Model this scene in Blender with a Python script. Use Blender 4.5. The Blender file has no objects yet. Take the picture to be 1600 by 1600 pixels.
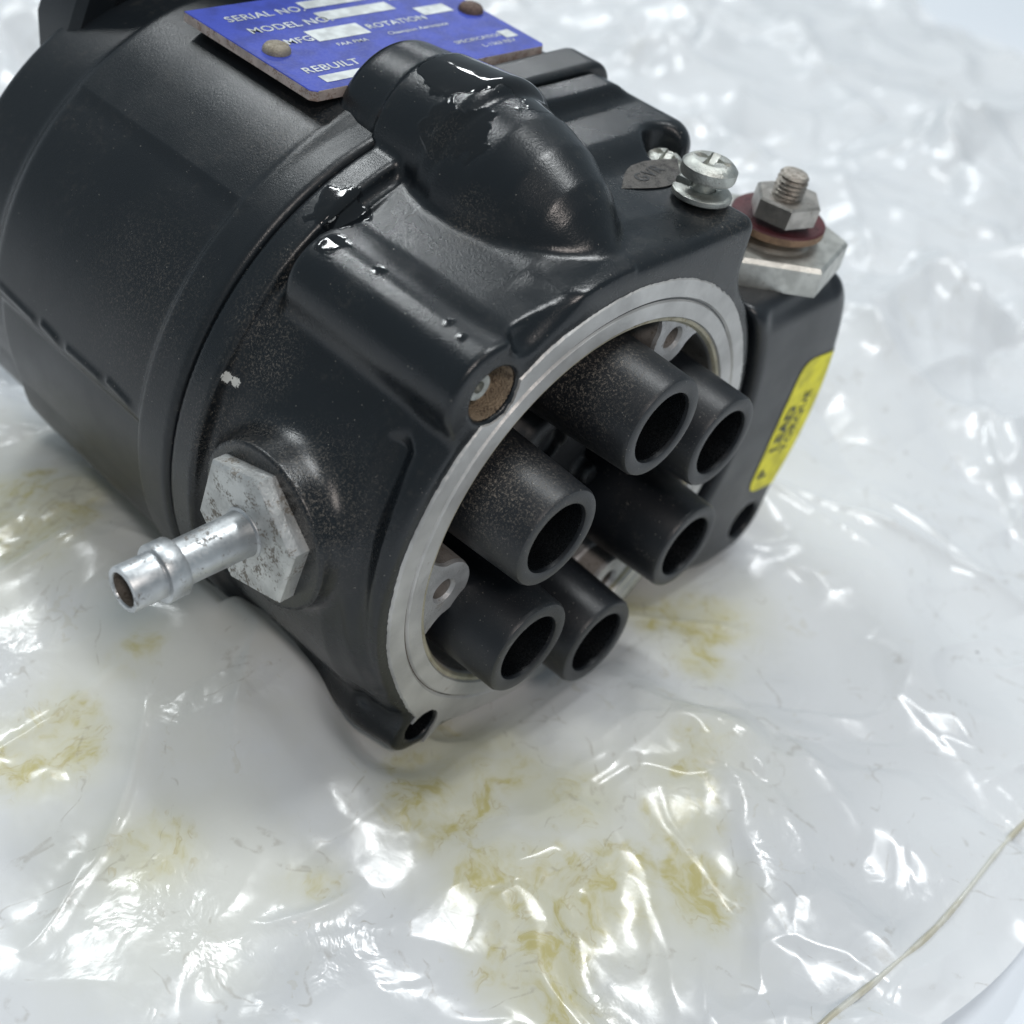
import bpy, bmesh, math, random
import numpy as np
from mathutils import Vector, Matrix

# ------------------------------------------------------------------ frame
# Modelling frame (u, v, z): u right, v up, z out of the front face; 1 unit = 20 mm.
S = 0.02
TABLE_V = -1.92
def W(p):                                   # modelling frame -> metres, world
    return (p[0]*S, -p[2]*S, (p[1]-TABLE_V)*S)
def WA(a):
    a = np.asarray(a, dtype=np.float64)
    return np.stack([a[:,0]*S, -a[:,2]*S, (a[:,1]-TABLE_V)*S], 1)

scene = bpy.context.scene
C = scene.collection

# ------------------------------------------------------------------ camera
RN = [(0.688,0.168,0.706),(-0.378,-0.748,0.546),(0.62,-0.642,-0.451)]
CAM = (-6.04,5.80,3.83)
cd = bpy.data.cameras.new('camera'); cam = bpy.data.objects.new('camera', cd); C.objects.link(cam)
def vdir(a): return Vector((a[0], -a[2], a[1]))
fz = -vdir(RN[2]).normalized(); rx = vdir(RN[0]); rx = (rx - fz*rx.dot(fz)).normalized(); uy = fz.cross(rx)
m = Matrix((rx, uy, fz)).transposed().to_4x4(); m.translation = Vector(W(CAM)); cam.matrix_world = m
cd.sensor_width = 36; cd.sensor_height = 36; cd.lens = 2042.7/1600*36
cd.clip_start = 0.01; cd.clip_end = 50
cd.dof.use_dof = True; cd.dof.focus_distance = 8.3*S; cd.dof.aperture_fstop = 20
scene.camera = cam
scene.render.resolution_x = 1024; scene.render.resolution_y = 1024

# ------------------------------------------------------------------ light
w = bpy.data.worlds.new('World'); scene.world = w; w.use_nodes = True
nt = w.node_tree
bgn = nt.nodes['Background']; bgn.inputs[0].default_value = (0.76,0.90,1.0,1); bgn.inputs[1].default_value = 0.33
def area(name, loc, target, sx, sy, power, col):
    l = bpy.data.lights.new(name,'AREA'); l.shape = 'RECTANGLE'; l.size = sx; l.size_y = sy; l.energy = power; l.color = col
    o = bpy.data.objects.new(name,l); C.objects.link(o)
    L = Vector(W(loc)); T = Vector(W(target)); o.location = L
    o.rotation_euler = (T-L).to_track_quat('-Z','Y').to_euler()
    return o
def lamp(name, d, dist, sx, sy, power, col):
    n = math.sqrt(sum(q*q for q in d)); area(name, tuple(q/n*dist for q in d), (0,0,0), sx, sy, power, col)
lamp('ceiling_light', (.27,.91,-.04), 52, .34, .06, 5.2, (.96,.99,1.0))
lamp('ceiling_light', (.08,.75,-.66), 54, .30, .05, 3.2, (.94,.985,1.0))
lamp('ceiling_light', (.61,.48,-.63), 58, .26, .06, 1.5, (.95,.98,1.0))
lamp('window_light', (-.34,.76,.54), 52, .16, .16, 3.0, (1.0,.90,.84))
scene.view_settings.view_transform = 'Standard'; scene.view_settings.look = 'None'
scene.view_settings.exposure = 0.0; scene.view_settings.gamma = 1.0
scene.render.engine = 'CYCLES'

# ------------------------------------------------------------------ materials
class M:
    def __init__(s, name):
        s.m = bpy.data.materials.new(name); s.m.use_nodes = True; s.t = s.m.node_tree; s.n = s.t.nodes
        s.b = s.n['Principled BSDF']; s.out = s.n['Material Output']
        s.tc = s.n.new('ShaderNodeTexCoord')
        s.mp = s.n.new('ShaderNodeVectorMath'); s.mp.operation = 'SCALE'; s.mp.inputs[3].default_value = 1/S
        s.t.links.new(s.tc.outputs['Object'], s.mp.inputs[0]); s.P = s.mp.outputs[0]
    def L(s, a, b): s.t.links.new(a, b)
    def noise(s, scale, detail=3, rough=.55, vec=None, dist=0):
        k = s.n.new('ShaderNodeTexNoise'); k.inputs['Scale'].default_value = scale; k.inputs['Detail'].default_value = detail
        k.inputs['Roughness'].default_value = rough; k.inputs['Distortion'].default_value = dist
        s.L(vec or s.P, k.inputs['Vector']); return k.outputs['Fac']
    def voro(s, scale, feat='F1', out='Distance'):
        k = s.n.new('ShaderNodeTexVoronoi'); k.feature = feat; k.inputs['Scale'].default_value = scale; s.L(s.P, k.inputs['Vector']); return k.outputs[out]
    def math(s, op, a, b=None, c=None, clamp=False):
        k = s.n.new('ShaderNodeMath'); k.operation = op; k.use_clamp = clamp
        for i, x in enumerate((a,b,c)):
            if x is None: continue
            if isinstance(x,(int,float)): k.inputs[i].default_value = x
            else: s.L(x, k.inputs[i])
        return k.outputs[0]
    def ramp(s, f, a, b, lo=0., hi=1.):
        k = s.n.new('ShaderNodeMapRange'); k.interpolation_type = 'SMOOTHSTEP'
        k.inputs[1].default_value = a; k.inputs[2].default_value = b; k.inputs[3].default_value = lo; k.inputs[4].default_value = hi
        s.L(f, k.inputs[0]); return k.outputs[0]
    def mix(s, f, a, b):
        k = s.n.new('ShaderNodeMix'); k.data_type = 'RGBA'
        if isinstance(f,(int,float)): k.inputs[0].default_value = f
        else: s.L(f, k.inputs[0])
        for i, x in ((6,a),(7,b)):
            if isinstance(x, tuple): k.inputs[i].default_value = (*x,1) if len(x)==3 else x
            else: s.L(x, k.inputs[i])
        return k.outputs[2]
    def spot(s, p, r, soft, noise=None, amp=0.):
        """1 inside a blot of radius r (units) round p, ragged by noise"""
        q = W(p); d = s.n.new('ShaderNodeVectorMath'); d.operation = 'DISTANCE'
        s.L(s.P, d.inputs[0]); d.inputs[1].default_value = (q[0]/S, q[1]/S, q[2]/S)
        x = d.outputs['Value']
        if noise is not None: x = s.math('ADD', x, s.math('MULTIPLY', s.math('SUBTRACT', noise, .5), amp))
        return s.ramp(x, r-soft, r+soft, 1., 0.)
    def mx(s, fs):
        o = fs[0]
        for f in fs[1:]: o = s.math('MAXIMUM', o, f)
        return o
    def bump(s, h, strength, dist):
        k = s.n.new('ShaderNodeBump'); k.inputs['Strength'].default_value = 1.0; k.inputs['Distance'].default_value = dist*S
        if isinstance(strength,(int,float)): k.inputs['Strength'].default_value = strength
        else: s.L(strength, k.inputs['Strength'])
        s.L(h, k.inputs['Height']); s.L(k.outputs[0], s.b.inputs['Normal']); return k
    def base(s, x):
        if isinstance(x, tuple): s.b.inputs['Base Color'].default_value = (*x,1)
        else: s.L(x, s.b.inputs['Base Color'])
    def rough(s, x):
        if isinstance(x,(int,float)): s.b.inputs['Roughness'].default_value = x
        else: s.L(x, s.b.inputs['Roughness'])
    def metal(s, x):
        if isinstance(x,(int,float)): s.b.inputs['Metallic'].default_value = x
        else: s.L(x, s.b.inputs['Metallic'])

def black_paint(name, wet, dust, rough=.40, speck=.5, ds=.36, base=(.0055,.0080,.0105)):
    a = M(name)
    n1 = a.noise(2.2,4); n2 = a.noise(14,4,.6); n3 = a.noise(60,2,.6); n4 = a.noise(150,1)
    # fine pale dust grains everywhere, denser in the dusty patches
    vd = a.voro(34); vc = a.n.new('ShaderNodeTexVoronoi'); vc.inputs['Scale'].default_value = 34; a.L(a.P, vc.inputs['Vector'])
    sep = a.n.new('ShaderNodeSeparateColor'); a.L(vc.outputs['Color'], sep.inputs[0])
    thr = a.math('MULTIPLY', a.ramp(sep.outputs[0], 1-.25*speck, 1.0), .16)
    grain = a.math('LESS_THAN', vd, thr)
    vd2 = a.voro(70); vc2 = a.n.new('ShaderNodeTexVoronoi'); vc2.inputs['Scale'].default_value = 70; a.L(a.P, vc2.inputs['Vector'])
    sep2 = a.n.new('ShaderNodeSeparateColor'); a.L(vc2.outputs['Color'], sep2.inputs[0])
    thr2 = a.math('MULTIPLY', a.ramp(sep2.outputs[1], 1-.5*speck, 1.0), .2)
    grain2 = a.math('LESS_THAN', vd2, thr2)
    cl = a.ramp(n1, .45, .62)
    g = a.math('MAXIMUM', grain, a.math('MULTIPLY', grain2, cl))
    film = a.math('MULTIPLY', a.ramp(n2,.50,.78), a.math('MULTIPLY', cl, .08))
    if dust:
        dm = a.mx([a.spot(p, r, sf, n2, r*1.1) for p, r, sf in dust])
        dsp = a.math('MULTIPLY', dm, a.ramp(a.math('ADD', a.math('MULTIPLY',n3,.55), a.math('MULTIPLY',a.noise(200,1),.45)), .50, .66))
        film = a.math('MAXIMUM', film, a.math('MULTIPLY', dsp, ds))
    c = a.mix(film, base, (.20,.175,.145))
    c = a.mix(a.math('MULTIPLY', g, .42), c, (.34,.32,.28))
    if name.startswith('front'):
        chp=a.mx([a.spot(p,r_,.006,n3,r_*2.2) for p,r_ in (((-1.87,.87,-1.59),.035),((-1.84,.85,-1.54),.030),((-1.80,.83,-1.49),.02))])
        c=a.mix(chp,c,(.62,.62,.58)); film=a.math('MAXIMUM',film,chp)
    r = a.math('ADD', a.ramp(n1,.3,.7,rough-.04,rough+.05), a.math('MULTIPLY', film, .25))
    if wet:
        wm = a.mx([a.spot(p, rr, .02, a.noise(5.5,2.5,.5,dist=.3), rr*1.9) for p, rr in wet])
        inv = a.math('SUBTRACT', 1., wm)
        r = a.math('ADD', a.math('MULTIPLY', r, inv), a.math('MULTIPLY', wm, .05))
        c = a.mix(a.math('MULTIPLY',wm,.7), c, (.006,.007,.008))
        hb = a.math('ADD', a.math('MULTIPLY', a.math('ADD', n3, a.math('MULTIPLY', n4, .6)), inv), a.math('MULTIPLY', wm, a.math('ADD', 2.0, a.math('MULTIPLY', a.noise(6,1.), 3.2))))
        a.bump(hb, .30, .0045)
    else:
        a.bump(a.math('ADD', n3, a.math('MULTIPLY', n4, .9)), .25, .0045)
    a.base(c); a.rough(r); a.b.inputs['Specular IOR Level'].default_value = .5
    return a.m

MAT = {}
MAT['rear'] = black_paint('rear_black_paint', [], [((-.9,2.1,-2.4),.35,.2),((-1.9,.9,-2.5),.5,.4)], .34, .35)
MAT['front'] = black_paint('front_black_paint',
    [((-.02,2.62,-1.62),.34),((.25,2.50,-1.2),.26),((-.35,2.3,-1.3),.22),((-1.05,1.86,-1.60),.17),((-1.28,1.76,-1.36),.09),((-1.25,1.76,-.98),.045),((-1.27,1.76,-.36),.045),((-1.3,1.75,-.22),.035),((-.95,1.9,-1.05),.035)],
    [((-1.72,1.05,-1.42),.22,.16),((-1.62,1.25,-1.5),.2,.18),((-2.1,.65,-.55),.4,.3),((-.45,2.3,-1.35),.12,.12),((-.60,1.98,-.9),.14,.12),((1.05,1.97,-.22),.22,.16),((-1.35,1.45,-1.58),.15,.1),((-2.1,.7,-1.1),.25,.2),((-1.9,.5,-1.45),.3,.3)], .27, .5, .62)
MAT['cover'] = black_paint('side_cover_black_paint', [], [((2.3,-1.0,.1),.3,.2)], .34, .15, .36, (.011,.0135,.017))
MAT['tower'] = black_paint('distributor_black_plastic', [], [((-.25,1.25,-.1),.36,.32),((-1.1,.85,.05),.34,.30)], .40, 2.0, 1.0, (.009,.011,.014))
MAT['blockdark'] = black_paint('distributor_block_plastic', [], [], .5, .4, .36, (.010,.011,.013))

def metal_mat(name, base, rough, dirt=.3, dirtcol=(.06,.05,.04), metallic=1., bs=.3, scale=6., thr=.56, bd=.01):
    a = M(name); n = a.noise(scale,5,.65); n2 = a.noise(scale*6,4,.6); n3 = a.noise(scale*.6,2)
    f = a.math('MULTIPLY', a.ramp(a.math('ADD', a.math('MULTIPLY',n,.6), a.math('MULTIPLY',n2,.4)), thr, thr+.09), dirt)
    b2 = tuple(x*.72 for x in base)
    a.base(a.mix(f, a.mix(a.ramp(n3,.35,.65), base, b2), dirtcol))
    a.rough(a.math('ADD', a.ramp(n2,.3,.7,rough-.06,rough+.1), a.math('MULTIPLY', f, .4)))
    a.metal(a.math('MULTIPLY', a.math('SUBTRACT',1.,f), metallic)); a.bump(n2, bs, bd)
    return a.m
MAT['ring'] = metal_mat('machined_aluminium', (.60,.595,.58), .45, .6, (.26,.21,.15), .45, .35, 3.2, .60)
MAT['lug'] = metal_mat('cast_aluminium', (.50,.50,.50), .5, .5, (.15,.12,.09), .5, .5, 9, .55)
MAT['inner'] = metal_mat('dull_aluminium', (.30,.28,.26), .6, .6, (.1,.08,.06), .4, .5, 8, .52)
MAT['barb'] = metal_mat('turned_aluminium', (.60,.62,.63), .40, .75, (.09,.075,.06), .85, .3, 7, .55, .003)
MAT['hex'] = metal_mat('worn_hex_aluminium', (.60,.61,.60), .42, .8, (.13,.105,.075), .65, .6, 9.0, .51, .008)
MAT['steel'] = metal_mat('zinc_steel', (.55,.56,.52), .33, .6, (.12,.09,.06), .9, .5, 16, .56)
MAT['nut'] = metal_mat('nickel_steel', (.50,.47,.43), .34, .6, (.12,.08,.05), .92, .4, 14, .57)
MAT['thread'] = metal_mat('worn_thread', (.46,.42,.37), .42, .8, (.07,.05,.035), .85, .5, 20, .50)
MAT['nutbase'] = metal_mat('satin_nickel', (.60,.60,.56), .36, .5, (.16,.14,.11), .8, .4, 10, .58)
MAT['fibre'] = metal_mat('red_fibre', (.085,.014,.018), .42, .6, (.02,.01,.01), 0., .4, 12, .56)
MAT['copper'] = metal_mat('copper_edge', (.33,.21,.13), .5, .7, (.16,.1,.06), .35, .6, 22, .52)
MAT['brown'] = metal_mat('brown_cast', (.46,.35,.24), .85, .75, (.10,.07,.05), .0, 1., 11, .50, .04)
MAT['cream'] = metal_mat('cream_sealant', (.46,.43,.32), .55, .6, (.22,.17,.08), .0, .5, 9, .52)
MAT['dark'] = metal_mat('dark_bore', (.005,.006,.007), .25, .03, (.05,.045,.04), 0., .1, 10, .6)
MAT['groove'] = metal_mat('groove_dirt', (.13,.11,.09), .7, .6, (.04,.03,.02), 0., .4, 12, .5)
MAT['plate'] = metal_mat('blue_enamel', (.032,.058,.39), .55, .25, (.10,.10,.22), .0, .15, 9, .60)
MAT['plateedge'] = metal_mat('plate_edge', (.50,.42,.38), .6, .7, (.18,.11,.08), .2, .6, 14, .5)
MAT['plateink'] = metal_mat('bare_plate', (.62,.66,.66), .5, .3, (.3,.3,.32), .1, .2, 14, .6)
MAT['rivet'] = metal_mat('rivet_metal', (.36,.32,.25), .55, .6, (.2,.17,.12), .3, .7, 16, .5)
MAT['rivet2'] = metal_mat('rusty_rivet', (.15,.10,.08), .6, .6, (.08,.05,.04), .3, .7, 16, .5)
MAT['yellow'] = metal_mat('yellow_vinyl', (.95,.87,.02), .50, .2, (.55,.50,.05), 0., .08, 9, .62)
MAT['ink'] = metal_mat('label_ink', (.05,.06,.04), .5, .25, (.4,.4,.1), 0., .1, 16, .55)
MAT['stamp'] = metal_mat('rubbed_stamp', (.085,.078,.07), .5, .8, (.03,.03,.03), .25, .5, 16, .50)
MAT['stampink'] = metal_mat('stamp_letters', (.015,.016,.018), .45, .2, (.1,.09,.08), 0., .2, 12, .6)
MAT['chip'] = metal_mat('bare_chip', (.62,.62,.60), .4, .3, (.2,.2,.2), .5, .5, 14, .6)
MAT['brass'] = metal_mat('brass_bit', (.55,.38,.06), .4, .3, (.2,.12,.04), .6, .4, 12, .6)

# ------------------------------------------------------------------ object helpers
def tag(o, **k):
    for a, b in k.items(): o[a] = b
    return o
def link(name, me, parent=None, mats=()):
    o = bpy.data.objects.new(name, me); C.objects.link(o)
    for x in mats: me.materials.append(x)
    if parent is not None: o.parent = parent
    return o
def mesh_from(name, V, F, smooth=True):
    me = bpy.data.meshes.new(name); me.from_pydata([tuple(v) for v in V], [], [tuple(f) for f in F]); me.validate()
    if smooth: me.polygons.foreach_set('use_smooth', [True]*len(me.polygons))
    me.update(); return me
def sharp(me, deg=35):
    bm = bmesh.new(); bm.from_mesh(me); bmesh.ops.recalc_face_normals(bm, faces=bm.faces)
    for e in bm.edges:
        if len(e.link_faces)==2 and e.calc_face_angle(0) > math.radians(deg): e.smooth = False
    bm.to_mesh(me); bm.free(); return me

def frame(axis, hint=(0,1,0)):
    a = np.array(axis,float); a /= np.linalg.norm(a); h = np.array(hint,float)
    if abs(h@a) > .95: h = np.array((1.,0,0))
    x = np.cross(h,a); x /= np.linalg.norm(x); y = np.cross(a,x); return x,y,a
def lathe(name, prof, org, axis, mat, parent, n=72, closed=False, rfun=None, matidx=None, mats=None, hint=(0,1,0)):
    """revolve (r,h) profile round axis from org; rfun(r,theta,i) may vary it"""
    x,y,a = frame(axis, hint); V=[]; F=[]; mi=[]
    for i,(r,h) in enumerate(prof):
        for k in range(n):
            t = 2*math.pi*k/n; rr = rfun(r,t,i) if rfun else r
            V.append(np.array(org)+a*h+x*rr*math.cos(t)+y*rr*math.sin(t))
    P = len(prof); rng = P if closed else P-1
    for i in range(rng):
        j = (i+1)%P
        for k in range(n):
            k2=(k+1)%n; F.append((i*n+k,i*n+k2,j*n+k2,j*n+k)); mi.append(matidx[i] if matidx else 0)
    me = mesh_from(name, WA(V), F); 
    for p_, q in zip(me.polygons, mi): p_.material_index = q
    sharp(me, 32)
    return link(name, me, parent, mats or (mat,))
def prism(name, poly, axis_org, ax, ay, an, h0, h1, mat, parent, bev=.02, taper=1.):
    """polygon (list of 2D) extruded along an with a small chamfer"""
    V=[]; F=[]; n=len(poly); o=np.array(axis_org,float); ax,ay,an=[np.array(q,float) for q in (ax,ay,an)]
    cx = sum(p[0] for p in poly)/n; cy = sum(p[1] for p in poly)/n
    rings=[(h0,1.),(h1-bev,1.),(h1,1-bev/ max(1e-6, max(math.hypot(p[0]-cx,p[1]-cy) for p in poly)))]
    for h,s in rings:
        for p in poly: V.append(o+ax*(cx+(p[0]-cx)*s)+ay*(cy+(p[1]-cy)*s)+an*h)
    for i in range(2):
        for k in range(n): F.append((i*n+k,i*n+(k+1)%n,(i+1)*n+(k+1)%n,(i+1)*n+k))
    F.append(tuple(range(2*n,3*n))); F.append(tuple(reversed(range(n))))
    me = mesh_from(name, WA(V), F); sharp(me, 25); return link(name, me, parent, (mat,))

# ------------------------------------------------------------------ signed distance modelling of the castings
def smin(a,b,k):
    h = np.maximum(k-np.abs(a-b),0.)/k; return np.minimum(a,b)-h*h*k*.25
def smax(a,b,k): return -smin(-a,-b,k)
def cylz(x,y,z,cx,cy,r,z0,z1,rd=.03):
    d = np.hypot(x-cx,y-cy)-r+rd; e = np.maximum(z0-z,z-z1)+rd
    return np.minimum(np.maximum(d,e),0)+np.hypot(np.maximum(d,0),np.maximum(e,0))-rd
def box(x,y,z,lo,hi,rd=.05):
    q=[np.abs(c-(a+b)/2)-((b-a)/2-rd) for c,a,b in zip((x,y,z),lo,hi)]
    return np.sqrt(sum(np.maximum(t,0)**2 for t in q))+np.minimum(np.maximum(q[0],np.maximum(q[1],q[2])),0)-rd
def ext(d2,z,z0,z1,rd=.03):
    d=d2+rd; e=np.maximum(z0-z,z-z1)+rd
    return np.minimum(np.maximum(d,e),0)+np.hypot(np.maximum(d,0),np.maximum(e,0))-rd
def capsule(x,y,z,a,b,r):
    a=np.array(a);b=np.array(b); d=b-a; t=np.clip(((x-a[0])*d[0]+(y-a[1])*d[1]+(z-a[2])*d[2])/(d@d),0,1)
    return np.sqrt((x-a[0]-t*d[0])**2+(y-a[1]-t*d[1])**2+(z-a[2]-t*d[2])**2)-r
def box2(x,y,lo,hi,rd):
    a=np.abs(x-(lo[0]+hi[0])/2)-((hi[0]-lo[0])/2-rd); b=np.abs(y-(lo[1]+hi[1])/2)-((hi[1]-lo[1])/2-rd)
    return np.hypot(np.maximum(a,0),np.maximum(b,0))+np.minimum(np.maximum(a,b),0)-rd
def flatbot(d,y,v): return smax(d, v-y, .25)

def section_rear(x,y,r,top,right,k=.05):
    p = smax(y-top, x-right, .35); p = smax(p, -.595*x+.804*y-(r-.002), .3); p = np.maximum(p, np.maximum(-1.2-y, -1.3-x))
    return smin(np.hypot(x,y)-r, p, .10)
def f_rear(x,y,z):
    s1 = section_rear(x,y,2.10,2.14,1.72)
    d = ext(s1,z,-4.15,-2.06,.13)
    d = np.minimum(d, cylz(x,y,z,0,0,2.09,-3,-1.86,.02))
    s2 = np.hypot(x,y)-2.14; s2 = smin(s2, box2(x,y,(.15,-1.2),(1.80,2.20),.22), .2)
    d = smin(d, ext(s2,z,-2.20,-1.86,.04), .05)
    d = smin(d, cylz(x,y,z,0,0,2.02,-4.85,-4.0,.10), .10)
    # wide seam step running along the left side
    th = np.degrees(np.arctan2(y,x)); 
    st = np.clip((np.where(th<0,th+360,th)-174.2)/1.6,0,1)*np.clip((205-np.where(th<0,th+360,th))/8,0,1)
    d = d + st*.045*np.clip((-2.2-z)/.06,0,1)
    # raised casting marks beside the seam
    for za,zb_ in ((-4.0,-3.55),(-3.42,-3.25),(-3.1,-2.72),(-2.6,-2.36)):
        d = smin(d, capsule(x,y,z,(-2.084,.275+.02*math.sin(za*9),za),(-2.086,.265,zb_),.012+.004*math.sin(za*5)), .045)
    return flatbot(d,y,-1.86)

TZ = [-1.78,-1.68,-1.56,-1.42,-1.25,-1.00,-.74,-.50,-.40,-.30,-.20,-.13,.1]
TR = [.0,.36,.52,.615,.640,.600,.520,.410,.345,.265,.150,.0,.0]
TX = [.0,.0,-.01,-.02,-.03,-.06,-.085,-.10,-.10,-.105,-.12,-.13,-.13]
TC = [1.86,1.86,1.86,1.86,1.86,1.88,1.90,1.89,1.865,1.83,1.85,1.9,1.9]
def f_bullet(x,y,z):
    r=np.interp(z,TZ,TR); ux=np.interp(z,TZ,TX); c=np.interp(z,TZ,TC)
    q=np.hypot((x-ux)*1.04,y-c); d=(q-r)*.68
    return np.maximum(d,z+.10)
def f_barrel(x,y,z):
    rb=np.interp(z,[-2.4,-1.93,-1.90,-1.2],[.525,.54,.562,.585]); cb=np.interp(z,[-2.4,-1.3],[1.93,2.0])
    return ext(np.hypot(x,y-cb)-rb, z,-2.36,-1.28,.12)
def f_front(x,y,z):
    rz = np.interp(z,[-1.9,-1.60,-1.56,-.9,-.40,-.30,-.24,-.10,0.],[2.04,2.04,2.02,2.0,1.99,1.96,1.95,1.93,1.87])
    d = ext(np.hypot(x,y)-rz, z,-1.83,0.,.04)
    # lip at the joint
    s2 = smin(np.hypot(x,y)-2.12, box2(x,y,(.15,-1.2),(1.70,2.16),.22), .3)
    lip = ext(s2,z,-1.845,-1.60,.035)
    # plateau and right shoulder
    pl = box(x,y,z,(-.55,-1.2,-1.83),(1.27,1.95,-.0),.11)
    pl = smax(pl, np.where(x<.25, np.hypot(x,y)-1.966, y-1.951), .03)
    d = smin(d, pl, .12)
    d = smin(d, lip, .07)
    sh = np.maximum(np.maximum(smax(-.25*x+.968*y-1.988, y-1.95,.2), np.maximum(-1.25-x,x+.08)), np.maximum(-1.45-z, z+.03))
    d = smin(d, sh, .08)
    # shoulder lug behind the plateau with its pocket
    d = smin(d, box(x,y,z,(.35,.8,-1.75),(1.88,2.05,-.98),.20), .12)
    d = smax(d, -capsule(x,y,z,(1.46,2.25,-1.00),(1.44,1.72,-.95),.20), .05)
    # bolt bosses on the left
    d = smin(d, cylz(x,y,z,-1.21,1.45,.335,-1.50,0.0,.05), .09)
    d = smin(d, cylz(x,y,z,-1.30,-1.44,.235,-1.0,0.0,.05), .12)
    d = smin(d, capsule(x,y,z,(-1.15,-1.35,-1.5),(-1.3,-1.42,-.4),.24), .25)
    d = smax(d, -capsule(x,y,z,(-1.62,-1.22,-.30),(-1.66,-1.2,-.22),.075), .05)
    # crease where the nose collar starts
    rr=np.hypot(x,y); th=np.degrees(np.arctan2(y,x)); th=np.where(th<0,th+360,th)
    cz = np.interp(th,[120,134,152,172,188,204,220],[-.5,-.33,-.24,-.16,-.10,-.02,.0])
    wd=np.clip((th-136)/10,0,1)*np.clip((216-th)/10,0,1)
    g = np.hypot((rr-2.01)*.8, z-cz)-.10*wd+.12*(1-wd)
    d = smax(d, -g, .05)
    # gusset between boss and plateau
    d = smax(d, -capsule(x,y,z,(-.97,1.80,.03),(-.66,1.97,.035),.15), .03)
    # pad under the hose fitting
    px = np.hypot(y-.28, z+.86)
    pad = np.maximum(px-.57, np.maximum(x+1.2, -2.13-x)); d = smin(d, pad, .14)
    # tear-shaped boss
    d = smin(d, smin(f_barrel(x,y,z), f_bullet(x,y,z), .04), .05)
    # mouth, bolt holes
    d = smax(d, -cylz(x,y,z,0,0,1.60,-1.15,.3,.02), .02)
    d = smax(d, -cylz(x,y,z,-1.19,1.45,.185,-.42,.3,.02), .03)
    d = smax(d, -cylz(x,y,z,-1.285,-1.435,.135,-.7,.3,.02), .03)
    d = smax(d, z-.0, .03)
    return flatbot(d,y,-1.80)
def f_cover(x,y,z):
    o2 = smin(np.hypot(x-1.0,y+.12)-2.26, np.hypot(x-2.55,y+1.40)-.40,.25)
    o2 = smax(o2, (-.62*(x-2.05)-.785*(y+1.80)), .35); o2 = smax(o2, y-1.08, .32); o2 = smax(o2, 1.2-x, .1)
    d = ext(o2, z,-1.6,.06,.17)
    d = smax(d, -capsule(x,y,z,(1.9,1.0,.12),(2.75,1.0,.06),.09), .10)
    d = smax(d, -cylz(x,y,z,0,0,1.935,-.45,.5,.02), .08)
    d = smax(d, -cylz(x,y,z,2.60,-1.42,.185,-.8,.4,.02), .04)
    return flatbot(d,y,-1.9)

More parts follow.
